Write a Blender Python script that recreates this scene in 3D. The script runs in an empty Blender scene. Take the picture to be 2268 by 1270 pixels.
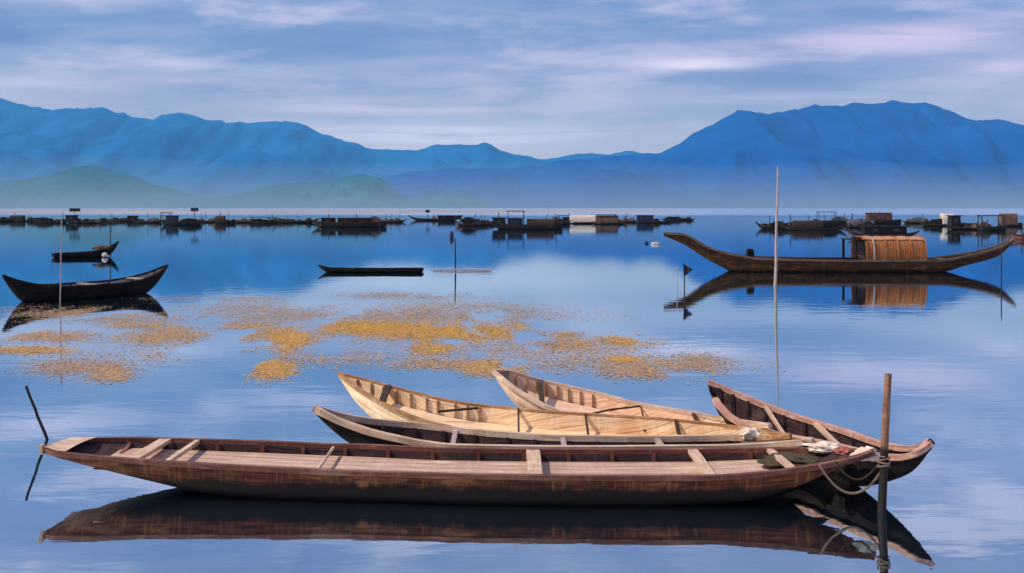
import bpy, bmesh, math, random
import numpy as np
from mathutils import Vector, noise as mnoise
R = math.radians
random.seed(7); np.random.seed(7)

# ---------------------------------------------------------------- camera, world, sun, exposure
sc = bpy.context.scene
H, F, HZ, CX = 2.2, 2205.0, 460.0, 1134.0          # eye height, focal length and horizon of the photograph
cam = bpy.data.cameras.new('camera'); cam.lens = 35; cam.sensor_width = 36
cam.shift_y = -(635 - HZ) / 2268; cam.clip_start = 0.05; cam.clip_end = 60000
camo = bpy.data.objects.new('camera', cam); sc.collection.objects.link(camo)
camo.location = (0, 0, H); camo.rotation_euler = (R(90), 0, 0); sc.camera = camo
sc.view_settings.view_transform = 'Standard'; sc.view_settings.look = 'None'
sc.view_settings.exposure = 0.0; sc.view_settings.gamma = 1.0
sc.cycles.volume_bounces = 0; sc.cycles.max_bounces = 8
sc.cycles.volume_step_rate = 1.0

SUN_EL, SUN_AZ = 50.0, 262.0       # azimuth clockwise from +Y (the view direction): high on the left
sd = bpy.data.lights.new('sun', 'SUN'); sd.energy = 5.0; sd.angle = R(0.6); sd.color = (1.0, 0.86, 0.67)
so = bpy.data.objects.new('sun', sd); sc.collection.objects.link(so)
az = R(SUN_AZ); el = R(SUN_EL)
tosun = Vector((math.sin(az) * math.cos(el), math.cos(az) * math.cos(el), math.sin(el)))
so.rotation_euler = tosun.to_track_quat('Z', 'Y').to_euler(); so.location = (-10, -10, 20)

class NT:
    """small node-tree helper"""
    def __init__(s, nt): s.nt = nt; s.N = nt.nodes; s.L = nt.links
    def n(s, t, **kw):
        nd = s.N.new(t)
        for k, v in kw.items(): setattr(nd, k, v)
        return nd
    def put(s, sock, v):
        if isinstance(v, bpy.types.NodeSocket): s.L.new(v, sock)
        elif v is not None: sock.default_value = v
    def m(s, op, a, b=None, c=None, clamp=False):
        nd = s.n('ShaderNodeMath', operation=op, use_clamp=clamp)
        s.put(nd.inputs[0], a); s.put(nd.inputs[1], b); s.put(nd.inputs[2], c)
        return nd.outputs[0]
    def mix(s, f, a, b, blend='MIX'):
        nd = s.n('ShaderNodeMix', data_type='RGBA', blend_type=blend)
        s.put(nd.inputs[0], f)
        for i, v in ((6, a), (7, b)):
            if isinstance(v, (tuple, list)): v = (v[0], v[1], v[2], 1)
            s.put(nd.inputs[i], v)
        return nd.outputs[2]
    def noise(s, vec, scale=1, detail=4, rough=.5, dist=0):
        nd = s.n('ShaderNodeTexNoise'); s.put(nd.inputs['Vector'], vec)
        nd.inputs['Scale'].default_value = scale; nd.inputs['Detail'].default_value = detail
        nd.inputs['Roughness'].default_value = rough; nd.inputs['Distortion'].default_value = dist
        return nd.outputs[0]
    def ramp(s, f, lo, hi):
        nd = s.n('ShaderNodeMapRange', interpolation_type='SMOOTHSTEP'); s.put(nd.inputs[0], f)
        nd.inputs[1].default_value = lo; nd.inputs[2].default_value = hi
        return nd.outputs[0]
    def map(s, vec, sc_=(1, 1, 1), loc=(0, 0, 0)):
        nd = s.n('ShaderNodeMapping'); s.put(nd.inputs[0], vec)
        nd.inputs['Scale'].default_value = sc_; nd.inputs['Location'].default_value = loc
        return nd.outputs[0]

def lin(r, g, b):
    f = lambda c: (c / 255 / 12.92) if c <= 10 else ((c / 255 + .055) / 1.055) ** 2.4
    return (f(r), f(g), f(b))

# sky: clear Nishita sky seen through gaps of a broken lavender cloud layer
w = bpy.data.worlds.new('World'); sc.world = w; w.use_nodes = True
t = NT(w.node_tree); bg = t.N['Background']
sky = t.n('ShaderNodeTexSky', sky_type='NISHITA'); sky.sun_disc = False
sky.sun_elevation = R(SUN_EL); sky.sun_rotation = R(SUN_AZ)
tc = t.n('ShaderNodeTexCoord').outputs['Generated']
sp = t.n('ShaderNodeSeparateXYZ'); t.put(sp.inputs[0], tc)
X, Y, Z = sp.outputs
zz = t.m('ADD', t.m('MAXIMUM', Z, 0.0), 0.07)
px = t.m('DIVIDE', X, zz); py = t.m('DIVIDE', Y, zz)
cb = t.n('ShaderNodeCombineXYZ'); t.put(cb.inputs[0], px); t.put(cb.inputs[1], py)
P = cb.outputs[0]
n1 = t.noise(t.map(P, (.30, .55, 1), (3.1, 1.7, 0)), 1, 7, .55, .6)
n2 = t.noise(t.map(P, (.75, 1.6, 1), (8.1, 4.7, 0)), 1, 8, .6, .8)
n3 = t.noise(t.map(P, (.18, 1.1, 1), (1.1, 9.7, 0)), 1, 6, .6, .3)
clear = t.mix(1.0, sky.outputs[0], (.085, .085, .085), 'MULTIPLY')
cloud = t.mix(t.ramp(n2, .32, .68), lin(108, 128, 176), lin(166, 164, 196))
cloud = t.mix(t.m('MULTIPLY', t.ramp(n3, .55, .75), .75), cloud, lin(196, 184, 198))
cloud = t.mix(t.m('MULTIPLY', t.ramp(n1, .50, .30), .6), cloud, lin(84, 112, 166))
col = t.mix(t.m('ADD', t.m('MULTIPLY', t.ramp(n1, .35, .6), .35), .6), clear, cloud)
elev = t.m('ARCSINE', Z)
azim = t.m('ARCTAN2', X, Y)
ce = t.n('ShaderNodeCombineXYZ'); t.put(ce.inputs[0], azim); t.put(ce.inputs[1], t.m('MULTIPLY', elev, 3.4))
m1 = t.noise(ce.outputs[0], 4.0, 6, .52, .2); m2 = t.noise(t.map(ce.outputs[0], (.8, 1, 1), (4, 2, 0)), 6.5, 6, .56, .2)
col = t.mix(t.m('MULTIPLY', t.ramp(m1, .48, .30), .7), col, lin(92, 116, 168))
col = t.mix(t.m('MULTIPLY', t.ramp(m2, .47, .66), .8), col, lin(202, 192, 214))
col = t.mix(t.m('MULTIPLY', t.ramp(m2, .44, .30), .5), col, lin(98, 116, 162))
# paler air low over the hills
low = t.m('MULTIPLY', t.ramp(elev, .16, .03), .85)
col = t.mix(low, col, lin(220, 209, 206))
col = t.mix(t.m('MULTIPLY', t.ramp(elev, .24, .38), .45), col, lin(132, 134, 160))
# long thin lit streaks of cloud (azimuth, elevation, half width, half height, strength, colour)
nb = t.noise(t.map(P, (1.2, 3.4, 1)), 1, 8, .65, .5)
for (ax, ay, wx, wy, st, cc) in [
        (1550, 148, 110, 12, .95, (250, 232, 240)), (1960, 108, 200, 22, .85, (232, 205, 226)),
        (1780, 140, 160, 16, .6, (228, 205, 226)), (400, 160, 110, 14, .7, (226, 212, 230)),
        (2235, 182, 60, 14, .8, (228, 208, 226)), (90, 18, 170, 22, .8, (222, 206, 226)),
        (850, 242, 260, 14, .8, (240, 222, 226)), (980, 300, 260, 26, .95, (250, 240, 244)),
        (1650, 225, 300, 10, .55, (216, 206, 228)), (60, 212, 120, 10, .6, (226, 210, 224))]:
    a0 = math.atan((ax - CX) / F); e0 = math.atan((HZ - ay) / F)
    dx = t.m('DIVIDE', t.m('SUBTRACT', azim, a0), wx / F)
    dy = t.m('DIVIDE', t.m('SUBTRACT', elev, e0), wy / F)
    r2 = t.m('ADD', t.m('MULTIPLY', dx, dx), t.m('MULTIPLY', dy, dy))
    g = t.m('EXPONENT', t.m('MULTIPLY', r2, -.8))
    g = t.m('MULTIPLY', t.m('MULTIPLY', g, st), t.ramp(nb, .22, .62))
    col = t.mix(g, col, lin(*cc))
t.put(bg.inputs[0], col); bg.inputs[1].default_value = 1.5

# ---------------------------------------------------------------- helpers
C = sc.collection
def GP(px, py, z=0.0):
    """a point at height z on the line of sight through a pixel of the photograph"""
    Yd = (H - z) * F / (py - HZ)
    return np.array([(px - CX) * Yd / F, Yd, z])
def AT(px, py, Yd):
    return np.array([(px - CX) * Yd / F, Yd, H - (py - HZ) * Yd / F])

def newmat(name): 
    m = bpy.data.materials.new(name); m.use_nodes = True
    t = NT(m.node_tree); return m, t, t.N['Principled BSDF']

def wood(name, base, dark, light, scale=1.0, rough=.75, streak=.6, planks=0.0, stain=.5, spec=.3, tar=None, seam_k=.85):
    """weathered wood, u = metres along the piece, v = metres across it"""
    m, t, b = newmat(name)
    uv = t.n('ShaderNodeTexCoord').outputs['UV']
    geo = t.n('ShaderNodeTexCoord').outputs['Object']
    g1 = t.noise(t.map(uv, (3 * scale, 60 * scale, 1)), 1, 6, .6)
    g2 = t.noise(t.map(uv, (22 * scale, 2.2 * scale, 1)), 1, 5, .65)
    g3 = t.noise(t.map(geo, (2.3, 2.3, 2.3)), 1, 6, .6)
    c = t.mix(t.ramp(g1, .3, .7), dark, base)
    c = t.mix(t.m('MULTIPLY', t.ramp(g2, .48, .74), streak * .55), c, light)
    g4 = t.noise(t.map(geo, (1.1, 3, 5)), 1.7, 7, .68)
    c = t.mix(t.m('MULTIPLY', t.ramp(g4, .50, .66), .5), c, light)
    c = t.mix(t.m('MULTIPLY', t.ramp(g3, .52, .72), stain), c, dark)
    hgt = t.m('ADD', t.m('MULTIPLY', g1, .5), t.m('MULTIPLY', g2, .5))
    if planks:
        su = t.n('ShaderNodeSeparateXYZ'); t.put(su.inputs[0], uv)
        fr = t.m('FRACT', t.m('DIVIDE', su.outputs[1], planks))
        seam = t.ramp(t.m('ABSOLUTE', t.m('SUBTRACT', fr, .5)), .44, .49)
        c = t.mix(t.m('MULTIPLY', seam, seam_k), c, (.01, .008, .008))
        hgt = t.m('SUBTRACT', hgt, seam)
    if tar is not None:                                  # tarred bottom, ragged upper edge
        so3 = t.n('ShaderNodeSeparateXYZ'); t.put(so3.inputs[0], geo)
        ed = t.m('ADD', so3.outputs[2], t.m('MULTIPLY', t.m('SUBTRACT', t.noise(t.map(geo, (9, 9, 3)), 1, 5, .7), .5), .14))
        c = t.mix(t.ramp(ed, tar + .03, tar - .03), c, (.012, .009, .009))
    t.put(b.inputs['Base Color'], c)
    b.inputs['Roughness'].default_value = rough
    b.inputs['Specular IOR Level'].default_value = spec
    bp = t.n('ShaderNodeBump'); bp.inputs['Strength'].default_value = .35; bp.inputs['Distance'].default_value = .01
    t.put(bp.inputs['Height'], hgt); t.put(b.inputs['Normal'], bp.outputs[0])
    return m

def plain(name, c1, c2, scale=8, rough=.8, spec=.3):
    m, t, b = newmat(name)
    o = t.n('ShaderNodeTexCoord').outputs['Object']
    t.put(b.inputs['Base Color'], t.mix(t.ramp(t.noise(o, scale, 6, .6), .3, .7), c1, c2))
    b.inputs['Roughness'].default_value = rough; b.inputs['Specular IOR Level'].default_value = spec
    return m

M = {}
M['red_hull'] = wood('red_hull', (.155, .042, .022), (.030, .011, .009), (.36, .17, .065), 1, .75, .95, .1, .75, spec=.15, tar=.15, seam_k=.45)
M['tar_hull'] = wood('tar_hull', (.011, .009, .009), (.005, .004, .005), (.05, .035, .025), 1, .8, .4, .1, spec=.15)
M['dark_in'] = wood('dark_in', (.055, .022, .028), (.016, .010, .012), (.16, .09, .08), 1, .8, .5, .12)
M['deck'] = wood('deck', (.58, .41, .33), (.32, .20, .15), (.78, .61, .50), 1, .55, .6, .11, .45)
M['rail_red'] = wood('rail_red', (.17, .060, .038), (.06, .022, .016), (.34, .19, .13), 1, .6, .5)
M['rail_pale'] = wood('rail_pale', (.60, .44, .33), (.34, .21, .14), (.78, .64, .50), 1, .6, .6)
M['rail_pink'] = wood('rail_pink', (.56, .32, .25), (.24, .11, .08), (.78, .60, .50), 1, .6, .6)
M['cream'] = wood('cream', (.92, .73, .49), (.62, .35, .17), (.96, .89, .74), 1, .55, .7, .11, .75, seam_k=.4)
M['pinkwood'] = wood('pinkwood', (.86, .62, .46), (.54, .29, .16), (.94, .80, .66), 1, .55, .7, .11, .65, seam_k=.4)
M['orange'] = wood('orange', (.44, .23, .10), (.18, .08, .035), (.70, .48, .28), 1, .7, .6, .07)
M['brown_hull'] = wood('brown_hull', (.060, .026, .013), (.012, .007, .006), (.17, .08, .026), .5, .8, .55, .16, spec=.12)
M['brown_rail'] = wood('brown_rail', (.13, .08, .055), (.04, .025, .02), (.28, .2, .15), .5, .7, .5)
M['grey_deck'] = wood('grey_deck', (.30, .27, .26), (.16, .13, .12), (.45, .42, .4), .5, .7, .5, .15)
M['black_hull'] = wood('black_hull', (.007, .006, .008), (.003, .003, .004), (.03, .022, .02), .5, .85, .4, .12, spec=.12)
M['far_hull'] = wood('far_hull', (.010, .008, .010), (.004, .004, .005), (.035, .022, .018), .3, .8, .4)
M['far_brown'] = wood('far_brown', (.035, .018, .014), (.012, .008, .007), (.08, .045, .03), .3, .8, .4)
M['far_grey'] = plain('far_grey', (.06, .06, .07), (.22, .21, .23), 3)
M['far_window'] = plain('far_window', (.02, .02, .025), (.05, .05, .06), 3, .3)
M['far_white'] = plain('far_white', (.50, .43, .37), (.66, .58, .50), 3)
M['far_red'] = plain('far_red', (.09, .03, .03), (.17, .07, .06), 2)
M['far_tan'] = plain('far_tan', (.045, .028, .022), (.15, .09, .06), 3)
M['far_blue'] = plain('far_blue', (.012, .018, .04), (.022, .03, .07), 2)
M['pole'] = wood('pole', (.30, .16, .10), (.10, .05, .035), (.48, .30, .2), 2, .7, .5)
M['post'] = wood('post', (.30, .15, .09), (.09, .04, .03), (.48, .28, .18), 2, .7, .5, tar=.46)
M['pole_dark'] = wood('pole_dark', (.03, .022, .02), (.012, .01, .01), (.07, .05, .04), 2, .8, .4)
M['pole_pale'] = wood('pole_pale', (.42, .33, .32), (.24, .17, .16), (.6, .5, .48), 2, .7, .4)
M['rope'] = wood('rope', (.26, .18, .13), (.12, .07, .05), (.44, .33, .26), 6, .9, .6)
M['rope_dark'] = wood('rope_dark', (.05, .03, .02), (.02, .012, .01), (.1, .06, .04), 6, .9, .4)
M['cloth'] = plain('cloth', (.5, .40, .33), (.80, .72, .62), 14, .9)
M['red_cloth'] = plain('red_cloth', (.22, .05, .045), (.40, .14, .11), 14, .9)
M['green_net'] = plain('green_net', (.025, .022, .014), (.09, .065, .04), 60, .95)
M['black_cloth'] = plain('black_cloth', (.012, .012, .02), (.03, .03, .045), 20, .9)
M['foam'] = plain('foam', (.30, .29, .30), (.5, .48, .48), 20, .8)

# woven mat of the cabin
def matting(name, c1, c2, c3):
    m, t, b = newmat(name)
    uv = t.n('ShaderNodeTexCoord').outputs['UV']
    a = t.noise(t.map(uv, (2.2, .8, 1)), 1, 5, .6)
    wv = t.n('ShaderNodeTexWave', wave_type='BANDS', bands_direction='X'); t.put(wv.inputs[0], uv)
    wv.inputs['Scale'].default_value = 4; wv.inputs['Distortion'].default_value = 2.5; wv.inputs['Detail'].default_value = 3
    c = t.mix(t.ramp(a, .35, .65), c1, c2)
    c = t.mix(t.m('MULTIPLY', wv.outputs[1], .18), c, c3)
    t.put(b.inputs['Base Color'], c); b.inputs['Roughness'].default_value = .85
    bp = t.n('ShaderNodeBump'); bp.inputs['Strength'].default_value = .5; bp.inputs['Distance'].default_value = .03
    t.put(bp.inputs['Height'], wv.outputs[1]); t.put(b.inputs['Normal'], bp.outputs[0])
    return m
M['mat'] = matting('mat', (.22, .070, .020), (.37, .135, .036), (.12, .04, .02))
M['mat_top'] = matting('mat_top', (.34, .17, .09), (.48, .28, .17), (.3, .14, .08))

def tag(o, label=None, cat=None, group=None, kind=None):
    for k, v in (('label', label), ('category', cat), ('group', group), ('kind', kind)):
        if v: o[k] = v
    return o
def empty(name, loc, label, cat, group=None, rz=0):
    o = bpy.data.objects.new(name, None); C.objects.link(o); o.location = loc; o.rotation_euler = (0, 0, rz)
    o.empty_display_size = .2
    return tag(o, label, cat, group)

class MB:
    """collects faces with uv, then builds ONE mesh object"""
    def __init__(s): s.v = []; s.f = []; s.uv = []
    def grid(s, P, uv=None, flip=False):
        P = np.asarray(P, float); n, m = P.shape[:2]; b = len(s.v)
        s.v += [tuple(p) for p in P.reshape(-1, 3)]
        if uv is None:
            du = np.zeros((n, m)); dv = np.zeros((n, m))
            du[1:] = np.cumsum(np.linalg.norm(np.diff(P, axis=0), axis=2), axis=0)
            dv[:, 1:] = np.cumsum(np.linalg.norm(np.diff(P, axis=1), axis=2), axis=1)
            du = np.repeat(du[:, m // 2:m // 2 + 1], m, axis=1)
            uv = np.stack([du, dv], axis=2)
        for i in range(n - 1):
            for j in range(m - 1):
                q = [(i, j), (i + 1, j), (i + 1, j + 1), (i, j + 1)]
                if flip: q = q[::-1]
                s.f.append([b + a * m + c for a, c in q]); s.uv.append([tuple(uv[a, c]) for a, c in q])
    def poly(s, pts):
        b = len(s.v); s.v += [tuple(p) for p in pts]; s.f.append(list(range(b, b + len(pts))))
        s.uv.append([(p[0], p[1]) for p in pts])
    def sweep(s, path, w, h, up=(0, 0, 1)):
        """rectangular bar along a path (w sideways, h along up)"""
        path = np.asarray(path, float); n = len(path); T = np.gradient(path, axis=0)
        w = np.broadcast_to(w, n); h = np.broadcast_to(h, n); rows = []
        for i in range(n):
            tt = T[i] / (np.linalg.norm(T[i]) + 1e-9); sd = np.cross(tt, up); sd /= np.linalg.norm(sd) + 1e-9
            u2 = np.cross(sd, tt)
            a, c = sd * w[i] / 2, u2 * h[i] / 2
            rows.append([path[i] + a + c, path[i] - a + c, path[i] - a - c, path[i] + a - c, path[i] + a + c])
        s.grid(rows); s.poly(rows[0][:4]); s.poly(rows[-1][:4][::-1])
    def tube(s, path, r, k=8, cap=True):
        path = np.asarray(path, float); n = len(path); T = np.gradient(path, axis=0); r = np.broadcast_to(r, n)
        rows = []; ref = np.array([.13, .31, .94])
        for i in range(n):
            tt = T[i] / (np.linalg.norm(T[i]) + 1e-9)
            rf = ref if abs(tt @ ref) < .95 else np.array([1., 0, 0])
            a = np.cross(tt, rf); a /= np.linalg.norm(a); b = np.cross(tt, a)
            rows.append([path[i] + r[i] * (math.cos(q) * a + math.sin(q) * b) for q in np.linspace(0, 2 * math.pi, k + 1)])
        s.grid(rows)
        if cap: s.poly(rows[0][:k]); s.poly(rows[-1][:k][::-1])
    def box(s, c, d, rz=0):
        c = np.array(c, float); x, y, z = np.array(d) / 2; cs, sn = math.cos(rz), math.sin(rz)
        def p(a, b, e): return (c[0] + a * cs - b * sn, c[1] + a * sn + b * cs, c[2] + e)
        k = [p(-x, -y, -z), p(x, -y, -z), p(x, y, -z), p(-x, y, -z), p(-x, -y, z), p(x, -y, z), p(x, y, z), p(-x, y, z)]
        b = len(s.v); s.v += k
        for q, u, v in (((0, 3, 2, 1), 0, 1), ((4, 5, 6, 7), 0, 1), ((0, 1, 5, 4), 0, 2), ((1, 2, 6, 5), 1, 2), ((2, 3, 7, 6), 0, 2), ((3, 0, 4, 7), 1, 2)):
            s.f.append([b + i for i in q]); s.uv.append([(k[i][u], k[i][v]) for i in q])
    def build(s, name, mat, parent=None, smooth=False, origin=None):
        me = bpy.data.meshes.new(name)
        V = np.array(s.v)
        if origin is not None: V = V - np.array(origin)
        me.from_pydata([tuple(p) for p in V], [], s.f)
        ul = me.uv_layers.new(name='UVMap'); k = 0
        for uvs in s.uv:
            for q in uvs: ul.data[k].uv = q; k += 1
        me.materials.append(mat)
        if smooth: me.polygons.foreach_set('use_smooth', [True] * len(me.polygons))
        me.update()
        o = bpy.data.objects.new(name, me); C.objects.link(o)
        if parent is not None: o.parent = parent
        elif origin is not None: o.location = origin
        return o

def interp(xs, ys, x):
    """smooth (monotone cubic) interpolation"""
    xs = np.asarray(xs, float); ys = np.asarray(ys, float); h = np.diff(xs); d = np.diff(ys) / h
    m = np.zeros(len(xs)); m[0], m[-1] = d[0], d[-1]
    for i in range(1, len(xs) - 1):
        if d[i - 1] * d[i] > 0: m[i] = 2 * d[i - 1] * d[i] / (d[i - 1] + d[i])
    x = np.clip(x, xs[0], xs[-1]); i = np.clip(np.searchsorted(xs, x) - 1, 0, len(h) - 1)
    tt = (x - xs[i]) / h[i]; t2, t3 = tt * tt, tt ** 3
    return (2 * t3 - 3 * t2 + 1) * ys[i] + (t3 - 2 * t2 + tt) * h[i] * m[i] + (-2 * t3 + 3 * t2) * ys[i + 1] + (t3 - t2) * h[i] * m[i + 1]

def rims_px(near, far, N=72):
    """rim curves from photo points with known heights; near/far start and end at the same two tips"""
    out = []
    tt = .5 - .5 * np.cos(np.linspace(0, math.pi, N)); tt = .5 * tt + .5 * np.linspace(0, 1, N)
    for L in (near, far):
        Q = np.array([GP(*p) for p in L]); x = Q[0, 0] + (Q[-1, 0] - Q[0, 0]) * tt
        out.append(np.stack([x, interp(Q[:, 0], Q[:, 1], x), interp(Q[:, 0], Q[:, 2], x)], 1))
    return out[0], out[1], tt

def rims_line(p0, p1, beam, rim, N=56, btab=None):
    """boat between two tips on the water plan; beam/rim are tables over 0..1"""
    tt = np.linspace(0, 1, N); p0 = np.array(p0, float); p1 = np.array(p1, float)
    d = (p1 - p0) / np.linalg.norm(p1 - p0); s = np.array([d[1], -d[0]])
    if s[1] > 0: s = -s
    bt = btab or [(0, .06), (.08, .38), (.2, .74), (.38, 1), (.62, 1), (.8, .74), (.92, .38), (1, .06)]
    hw = interp([a for a, b in bt], [b for a, b in bt], tt) * beam / 2
    z = interp([a for a, b in rim], [b for a, b in rim], tt)
    mid = p0 + np.outer(tt, p1 - p0)
    nr = np.column_stack([mid + s * hw[:, None], z]); fr = np.column_stack([mid - s * hw[:, None], z])
    return nr, fr, tt

def section(nr, fr, kz, inset, raise_, K=15, px_=.75, pz=.75):
    """one cross section from near rim under the keel to far rim"""
    mid = (nr + fr) / 2; half = (nr - fr) / 2; hl = np.linalg.norm(half[:2]) + 1e-6
    k = max(hl - inset, hl * .25) / hl
    th = np.linspace(0, math.pi, K); out = []
    for a in th:
        c = math.copysign(abs(math.cos(a)) ** px_, math.cos(a)); s = max(math.sin(a), 0) ** pz
        p = mid + half * c * k
        rz_ = mid[2] + half[2] * c
        p = np.array([p[0], p[1], rz_ - s * (rz_ - kz - raise_)]); out.append(p)
    return np.array(out)

def boat(name, rims, keel, hull_m, in_m, rail_m, label, cat, group=None, th=.022, rail=(.045, .035),
         ribs=0, rib_m=None, thwarts=(), thwart_m=None, deck=None, deck_m=None, minw=.02, rib_w=.03, rib_range=(.07, .93), K=15):
    nr, fr, tt = rims; N = len(tt)
    nr = nr.copy(); fr = fr.copy()
    for i in range(N):                                   # blunt stem and stern posts
        d = nr[i] - fr[i]; L = np.linalg.norm(d[:2])
        if L < 2 * minw:
            m = (nr[i] + fr[i]) / 2; dn = np.array([0, -1, 0.]) if L < 1e-4 else np.array([d[0], d[1], 0]) / L
            nr[i] = m + dn * minw; fr[i] = m - dn * minw
    kz = interp([a for a, b in keel], [b for a, b in keel], tt)
    c = (nr[N // 2] + fr[N // 2]) / 2; org = np.array([c[0], c[1], 0.0])
    root = empty(name, tuple(org), label, cat, group)
    def B(mb, nm, mt, par=root, sm=False): 
        mb.v = [tuple(np.array(p) - org) for p in mb.v]; return mb.build(nm, mt, par, sm)
    S = np.array([section(nr[i], fr[i], kz[i], 0, 0, K) for i in range(N)])
    ith = [min(th, .4 * (nr[i][2] - kz[i])) for i in range(N)]
    I = np.array([section(nr[i], fr[i], kz[i], th, ith[i], K) for i in range(N)])
    mb = MB(); mb.grid(S)
    mb.poly(S[0]); mb.poly(S[-1][::-1])
    mb.grid(np.stack([S[:, 0], I[:, 0]], 1)); mb.grid(np.stack([S[:, -1], I[:, -1]], 1), flip=True)
    B(mb, 'hull', hull_m, sm=True)
    mb = MB(); mb.grid(I, flip=True); B(mb, 'lining', in_m, sm=True)
    for path in (nr, fr):
        mb = MB(); q = path.copy(); q[:, 2] += rail[1] / 2 - .006
        mb.sweep(q, rail[0], rail[1]); B(mb, 'gunwale', rail_m)
    tr = np.linspace(rib_range[0], rib_range[1], ribs) if ribs else []
    for q in tr:
        i = int(np.argmin(abs(tt - q)))
        sec = section(nr[i], fr[i], kz[i], th + .012, ith[i] + .012, 13)
        mb = MB(); mb.sweep(sec, .02, rib_w, up=(1, 0, 0.01)); B(mb, 'rib', rib_m or rail_m)
    for q, wd in thwarts:
        i = int(np.argmin(abs(tt - q))); a, b = nr[i], fr[i]
        mb = MB(); mb.sweep(np.linspace(a, b, 4) + np.array([0, 0, .012]), wd, .03); B(mb, 'thwart', thwart_m or rail_m)
    if deck:
        lo, hi, drop = deck; idx = [i for i in range(N) if lo <= tt[i] <= hi]; rows = []
        for i in idx:
            zt = (nr[i][2] + fr[i][2]) / 2 - drop; sec = I[i]; m = (nr[i] + fr[i]) / 2; hf = (nr[i] - fr[i]) / 2
            kk = .93 - .10 * (drop / .1)
            rows.append([np.array([*(m + hf * kk * s_)[:2], zt]) for s_ in np.linspace(1, -1, 9)])
        mb = MB(); rows = np.array(rows); mb.grid(rows)
        b2 = rows.copy(); b2[:, :, 2] -= .015; mb.grid(b2, flip=True)
        B(mb, 'floorboards', deck_m)
    return root, nr, fr, kz, tt, org

def stake(name, base, top, r0, r1, mat, label, cat='stake', group=None, below=.25, bend=0.0, wob=.004, seg=10):
    base = np.array(base, float); top = np.array(top, float); d = top - base
    b = base - d / max(d[2], .1) * below; n = seg
    path = [b + (top - b) * k / n + np.array([random.uniform(-wob, wob) + bend * math.sin(k / n * math.pi), random.uniform(-wob, wob), 0]) for k in range(n + 1)]
    mb = MB(); mb.tube(path, np.linspace(r0, r1, n + 1), 10)
    o = mb.build(name, mat, None, True, origin=base); return tag(o, label, cat, group)

def catenary(a, b, sag, n=16):
    a = np.array(a, float); b = np.array(b, float)
    return [a + (b - a) * k / n - np.array([0, 0, sag * 4 * (k / n) * (1 - k / n)]) for k in range(n + 1)]

# ---------------------------------------------------------------- water
m, t, b = newmat('lagoon_water')
t.N.remove(b)
o3 = t.n('ShaderNodeTexCoord').outputs['Object']
ys = t.n('ShaderNodeSeparateXYZ'); t.put(ys.inputs[0], o3)
yy = t.m('ADD', ys.outputs[1], t.m('MULTIPLY', t.noise(t.map(o3, (.004, .01, 1)), 1, 3), 120))
ruff = t.ramp(yy, 240, 420)                       # wind-ruffled water far out
patch = t.ramp(t.noise(t.map(o3, (.03, .11, 1)), 1, 4, .6, .5), .42, .7)
rgh = t.m('ADD', t.m('ADD', t.m('MULTIPLY', ruff, .22), t.m('MULTIPLY', patch, .03)), .012)
wn1 = t.noise(t.map(o3, (.9, 2.6, 1)), 1, 3, .5)
wn2 = t.noise(t.map(o3, (5, 14, 1)), 1, 2, .5)
hh = t.m('ADD', wn1, t.m('MULTIPLY', wn2, .10))
bp = t.n('ShaderNodeBump'); bp.inputs['Distance'].default_value = .012
bp.inputs['Strength'].default_value = .17; t.put(bp.inputs['Height'], hh)
gl = t.n('ShaderNodeBsdfGlossy'); t.put(gl.inputs['Roughness'], rgh); gl.inputs['Color'].default_value = (.80, .93, 1.0, 1)
t.put(gl.inputs['Normal'], bp.outputs[0])
df = t.n('ShaderNodeBsdfDiffuse'); df.inputs['Color'].default_value = (.005, .012, .025, 1)
lw = t.n('ShaderNodeFresnel'); lw.inputs['IOR'].default_value = 1.33
mx = t.n('ShaderNodeMixShader'); t.put(mx.inputs[0], t.m('ADD', t.m('MULTIPLY', lw.outputs[0], .25), .76, clamp=True))
t.L.new(df.outputs[0], mx.inputs[1]); t.L.new(gl.outputs[0], mx.inputs[2])
t.L.new(mx.outputs[0], t.N['Material Output'].inputs[0])
mb = MB(); mb.poly([(-11900, -200, 0), (11900, -200, 0), (11900, 11600, 0), (-11900, 11600, 0)])
tag(mb.build('water', m), kind='structure')

# pale low strip added far out to stand for the glare on the water
m, t, b = newmat('pale_glare'); o3 = t.n('ShaderNodeTexCoord').outputs['Object']
t.put(b.inputs['Base Color'], t.mix(t.ramp(t.noise(t.map(o3, (.01, .03, 1)), 1, 6, .65), .3, .7), (.17, .18, .22), (.34, .32, .34)))
b.inputs['Roughness'].default_value = .55
mb = MB(); rows = []
for x in np.linspace(-1500, 115, 120):
    k = (x + 1500) / 1615; nz = mnoise.fractal((x / 90, 2, 5), 1, 2, 5); n2 = mnoise.fractal((x / 130, 8, 5), 1, 2, 5)
    y0 = 300 + 30 * nz + 260 * max(0, k - .75) * 2; y1 = 1200 - 500 * max(0, k - .7) * 2 + 120 * n2
    rows.append([(x * (1 if j < 4 else 1 + .3 * j / 8), y0 + (y1 - y0) * j / 8, .35 * math.sin(j / 8 * math.pi) ** .6 * min(1, (1 - k) * 6) - .02) for j in range(9)])
mb.grid(np.array(rows), uv=np.zeros((120, 9, 2)))
tag(mb.build('glare_strip', m, None, True), kind='structure')

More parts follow.
